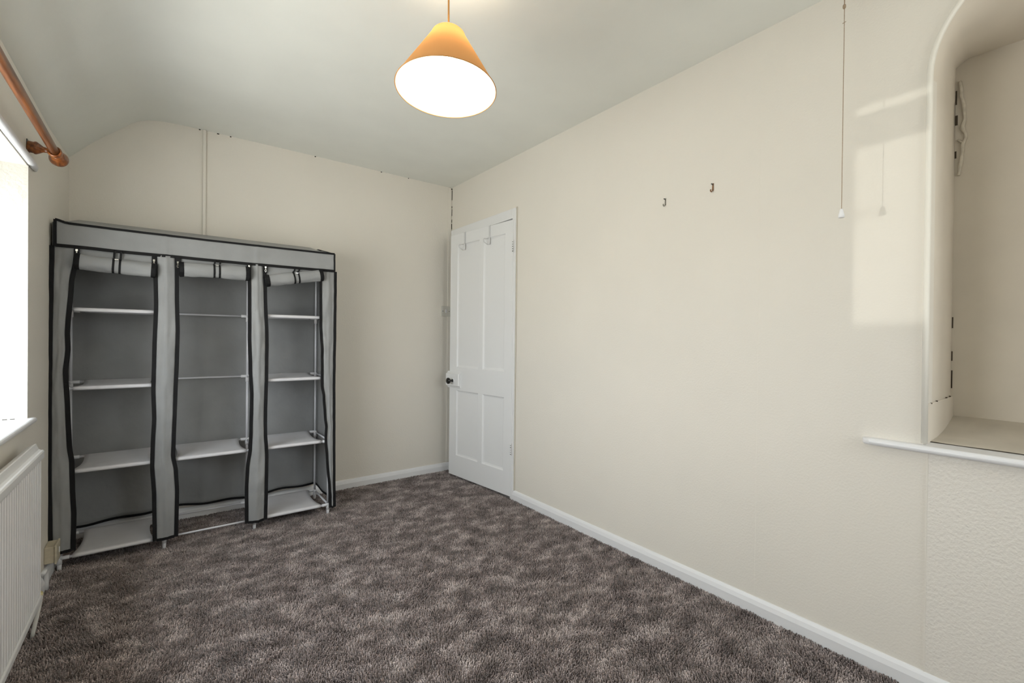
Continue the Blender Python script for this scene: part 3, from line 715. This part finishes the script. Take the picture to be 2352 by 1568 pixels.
# back panel with a ridge where the wall conduit presses through
def zback(x): return .088+.008*math.sin(x*9+1)+.006*math.sin(x*23)
def fb(u, v):
    x = -.392+u*(1.225); z = zback(x)+(1.69-zback(x))*v
    y = YRc+.012*nz(x*3, z*3, 5)+.004*nz(x*9, z*8, 7)-.006*math.exp(-((x-.198)/.012)**2)
    return (x, min(y, YB-.014), z)
b = NB(); grid(b, fb, 90, 60); obj('back_panel', b, M['grey'], wd, smooth=True, solid=.001)
b = NB(); ribbon(b, [(x, YRc-.004+.008*nz(x*3, .3, 5), zback(x)+.003) for x in [-.390+1.22*i/50 for i in range(51)]], .012, .004, (0, -1, 0)); obj('back_hem', b, M['black'], wd)
# side panels
def side(x0, sgn, zb_f, zb_r):
    def g(u, v):
        y = YFc+.004+u*(YRc-YFc-.006); zb = zb_f+(zb_r-zb_f)*u+.010*math.sin(u*7)*u*(1-u)*4
        zt = ZT+u*.088; z = zb+(zt-zb)*v
        return (x0+sgn*(.004*nz(y*6, z*3, 2)-.014*math.sin(PI*u)*math.exp(-((v-.1)/.25)**2)), y, z)
    b = NB(); grid(b, g, 20, 60); o = obj('side_panel', b, M['grey'], wd, smooth=True, solid=.001)
    b = NB(); ribbon(b, [g(i/16, 0) for i in range(17)], .013, .005, (sgn, 0, 0)); obj('side_hem', b, M['black'], o)
side(.839, -1, .070, .095); side(-.398, 1, .13, .09)
# top panel rising to the rear
def gt(u, v):
    x = -.397+u*1.236; y = YFc+.003+v*(YRc-YFc-.003)
    return (x, y, ZT-.004+.098*v**.8-.012*math.sin(PI*v)*(.5+.5*abs(math.sin(u*PI*3)))-.05*max(0, abs(u-.5)*2-.93)*v*4)
b = NB(); grid(b, gt, 60, 14); obj('top_panel', b, M['grey'], wd, smooth=True, solid=.001)
# front strips (edges traced as height -> x)
Z_ = lambda L: [(z, x) for x, z in L]
eL0 = Z_([(-.389, 1.62), (-.394, 1.5), (-.398, 1.13), (-.400, .8), (-.400, .44), (-.396, .18), (-.392, .10)])
eL1 = Z_([(-.326, 1.50), (-.328, 1.45), (-.343, 1.34), (-.356, 1.11), (-.354, 1.03), (-.362, .93), (-.353, .71), (-.348, .58), (-.340, .508), (-.337, .40), (-.332, .26), (-.334, .10)])
e10 = Z_([(-.024, 1.50), (-.019, 1.25), (-.025, 1.02), (-.028, .82), (-.024, .68), (-.029, .55), (-.031, .44), (-.023, .30), (-.019, .06)])
e11 = Z_([(.050, 1.50), (.052, 1.3), (.056, 1.12), (.053, .95), (.048, .80), (.042, .56), (.040, .48), (.052, .40), (.057, .29), (.054, .065)])
e20 = Z_([(.390, 1.50), (.393, 1.27), (.394, 1.08), (.400, .90), (.407, .76), (.404, .57), (.401, .47), (.388, .36), (.384, .25), (.386, .055)])
e21 = Z_([(.452, 1.50), (.458, 1.30), (.467, 1.08), (.466, .90), (.462, .68), (.462, .55), (.470, .42), (.469, .28), (.466, .055)])
e30 = Z_([(.768, 1.50), (.771, 1.18), (.781, 1.00), (.782, .80), (.792, .74), (.802, .60), (.809, .55), (.806, .48), (.816, .33), (.832, .15), (.842, .055)])
e31 = Z_([(.843, 1.62), (.843, 1.2), (.840, .9), (.842, .49), (.845, .2), (.848, .045)])
def strip(name, ea, eb, ztop, zbot, seed, bulge=.012, tilt=0.0, edges=(1, 1), hem=True, wb=.0165):
    def g(u, v):
        z = zbot+(ztop-zbot)*v; xa, xb = interp(ea, z), interp(eb, z)
        xa, xb = min(xa, xb-.012), xb
        x = xa+(xb-xa)*u; y = YFc-bulge*math.sin(PI*u)*(.7+.3*nz(z*3, seed))+.005*nz(u*2, z*7, seed)-.004*nz(u*4, z*17, seed+3)-.003*math.exp(-((u-.5)/.08)**2)+tilt*(1-v)
        return Vector((x, y, z))
    b = NB(); grid(b, g, 12, 110); o = obj(name, b, M['grey'], wd, smooth=True, solid=.0012)
    N = 110
    for k, (on, u) in enumerate(zip(edges, (0, 1))):
        if on:
            b = NB(); ribbon(b, [g(u, i/N)+Vector((0, -.0015, 0)) for i in range(N+1)], wb, .0045, (0, -1, 0), off=(.45 if u == 1 else -.45)); obj('edge_binding', b, M['black'], o)
    if hem:
        b = NB(); ribbon(b, [g(i/10, 0)+Vector((0, -.0015, .0035+.002*nz(i*.9, seed))) for i in range(11)], .013, .0045, (0, -1, 0)); obj('hem_binding', b, M['black'], o)
    return o
strip('front_strip', eL0, eL1, ZV, .095, 1, bulge=.006, wb=.0175)
strip('front_strip', e10, e11, ZV, .062, 2, bulge=.014)
strip('front_strip', e20, e21, ZV, .055, 3, bulge=.014)
strip('front_strip', e30, e31, ZV, .048, 4, bulge=.007, wb=.0145)
# valance along the top
def gv(u, v):
    x = -.390+u*1.232; z0 = 1.500-.004*math.sin(u*PI)+.002*nz(u*7, 1); z1 = ZT+.012*math.exp(-(u/.02)**2)-.004*math.sin(u*PI)
    z = z0+(z1-z0)*v
    y = YFc-.006-.004*nz(x*5, z*6, 9)-.003*nz(x*14, z*22, 2)+.004*(1-v)*0
    for xx in (.012, .421): y -= .004*math.exp(-((x-xx)/.006)**2)
    return Vector((x, y, z))
b = NB(); grid(b, gv, 120, 10); va = obj('valance', b, M['grey'], wd, smooth=True, solid=.0012)
b = NB(); ribbon(b, [gv(i/80, 1)+Vector((0, -.001, 0)) for i in range(81)], .0105, .005, (0, -1, 0)); obj('top_piping', b, M['black'], va)
b = NB(); ribbon(b, [gv(i/80, 0)+Vector((0, -.0015, .003)) for i in range(81)], .0145, .004, (0, -1, 0)); obj('lower_piping', b, M['black'], va)
for u, w in ((0, .011), (1, .008)):
    b = NB(); ribbon(b, [gv(u, i/8)+Vector((0, -.0015, 0)) for i in range(9)], w, .005, (0, -1, 0)); obj('side_piping', b, M['black'], va)
b = NB(); ribbon(b, [(.842, YFc+.02*i, ZT-.001+i*.0044) for i in range(20)], .008, .004, (1, 0, .3)); obj('corner_piping', b, M['black'], va)
# rolled doors
def roll(xa, xb, za, zb, seed, r=.033, s1=.0, s2=.0):
    """door rolled up between strips xa..xb with its axis at height za..zb"""
    P_, Q_ = Vector((xa, YFc-.010, za)), Vector((xb, YFc-.010, zb)); A = (Q_-P_).normalized(); up = Vector((0, 0, 1))-A*A.z; up.normalize(); out = A.cross(up)
    xm = xa+(xb-xa)*.5; straps = (xm-.012+s1, xm+.012+s1)
    def rad(x, a):
        q = 1+.14*nz(x*9, math.cos(a)*1.5+seed, math.sin(a)*1.5)+.07*nz(x*26, math.cos(a)*3, math.sin(a)*3+seed)
        for sxx in straps: q -= .07*math.exp(-((x-sxx)/.012)**2)
        return r*q
    def g(u, v, k=1.0):
        c = P_+(Q_-P_)*u; a = 2*PI*v
        return c+(up*math.cos(a)+out*math.sin(a)*.85)*rad(c.x, a)*k
    b = NB(); n = 40; m_ = 28
    R1 = [[b.verts.new(g(i/n, j/m_)) for j in range(m_)] for i in range(n+1)]
    for p, q in zip(R1, R1[1:]):
        for j in range(m_): b.faces.new((p[j], p[(j+1) % m_], q[(j+1) % m_], q[j]))
    # loose flap running up behind the valance
    zt = 1.512
    o = obj('rolled_door', b, M['grey'], wd, smooth=True)
    b = NB(); grid(b, lambda u, v: Vector((xa+(xb-xa)*u, YFc+.004-.003*nz(u*5, v*3, seed), (za+(zb-za)*u)+(zt-(za+(zb-za)*u))*v)), 16, 6); obj('door_flap', b, M['grey'], o, smooth=True, solid=.001)
    # black bound ends with the spiral of the roll
    for u0, u1, e in ((-.004, .055, 0), (.945, 1.004, 1)):
        b = NB(); n2 = 4
        R2 = [[b.verts.new(g(u0+(u1-u0)*i/n2, j/m_, 1.05)) for j in range(m_)] for i in range(n2+1)]
        for p, q in zip(R2, R2[1:]):
            for j in range(m_): b.faces.new((p[j], p[(j+1) % m_], q[(j+1) % m_], q[j]))
        en = R2[0] if e == 0 else R2[-1]; b.faces.new(en[::-1] if e == 0 else en)
        sp = [g(u0 if e == 0 else u1, t/16, 1.0-.055*t/4)+A*(-.0015 if e == 0 else .0015) for t in range(0, 60)]
        tube(b, sp, .0022, 5)
        obj('end_binding', b, M['black'], o, smooth=False)
    for k, sxx in enumerate(straps):
        u = (sxx-xa)/(xb-xa); pts = [g(u, -.02-.0*j+j/24*1.0, 1.03) for j in range(0, 25)]
        nr = [(g(u, -.02+j/24, 1.03)-(P_+(Q_-P_)*u)).normalized() for j in range(25)]
        b = NB(); ribbon(b, pts, .0085, .0022, nr)
        c = P_+(Q_-P_)*u
        ribbon(b, [Vector((sxx+.004, YFc-.012, 1.503)), Vector((sxx+.003, YFc-.016, 1.485)), c+up*r*1.0+Vector((0, -.006, .001))], .0085, .002, (0, -1, 0))
        obj('tie_strap', b, M['black'], o)
    u = (straps[0]+.012-xa)/(xb-xa); c = P_+(Q_-P_)*u
    b = NB(); cz = c.z+r*.75; box(b, c.x-.007, c.x+.007, c.y-r*.62-.003, c.y-r*.62, cz, cz+.004); obj('strap_buckle', b, M['metal'], o)
    return o
roll(-.322, -.030, 1.436, 1.420, 1, r=.036)
roll(.070, .380, 1.440, 1.445, 5, r=.037, s1=.005)
roll(.466, .768, 1.412, 1.470, 8, r=.032, s1=.006)
# zip tape ends and pulls
for x, z in ((-.317, 1.478), (-.035, 1.462), (.062, 1.462), (.380, 1.476), (.462, 1.478), (.762, 1.483)):
    b = NB(); box(b, x-.009, x+.009, YFc-.0125, YFc-.010, z-.022, 1.503)
    zt_ = obj('zip_tape', b, M['black'], wd)
    b = NB(); box(b, x-.0042, x+.0042, YFc-.018, YFc-.0125, z+.004, z+.014)
    tube(b, [(x, YFc-.016, z+.004), (x, YFc-.0175, z-.004)], .0022, 6)
    t4 = [(x+.0034*math.cos(2*PI*k/12), YFc-.018, z-.010+.008*math.sin(2*PI*k/12)) for k in range(13)]
    tube(b, t4, .0014, 5, caps=False); obj('zip_pull', b, M['metal'], zt_, label='small silver zip pull')
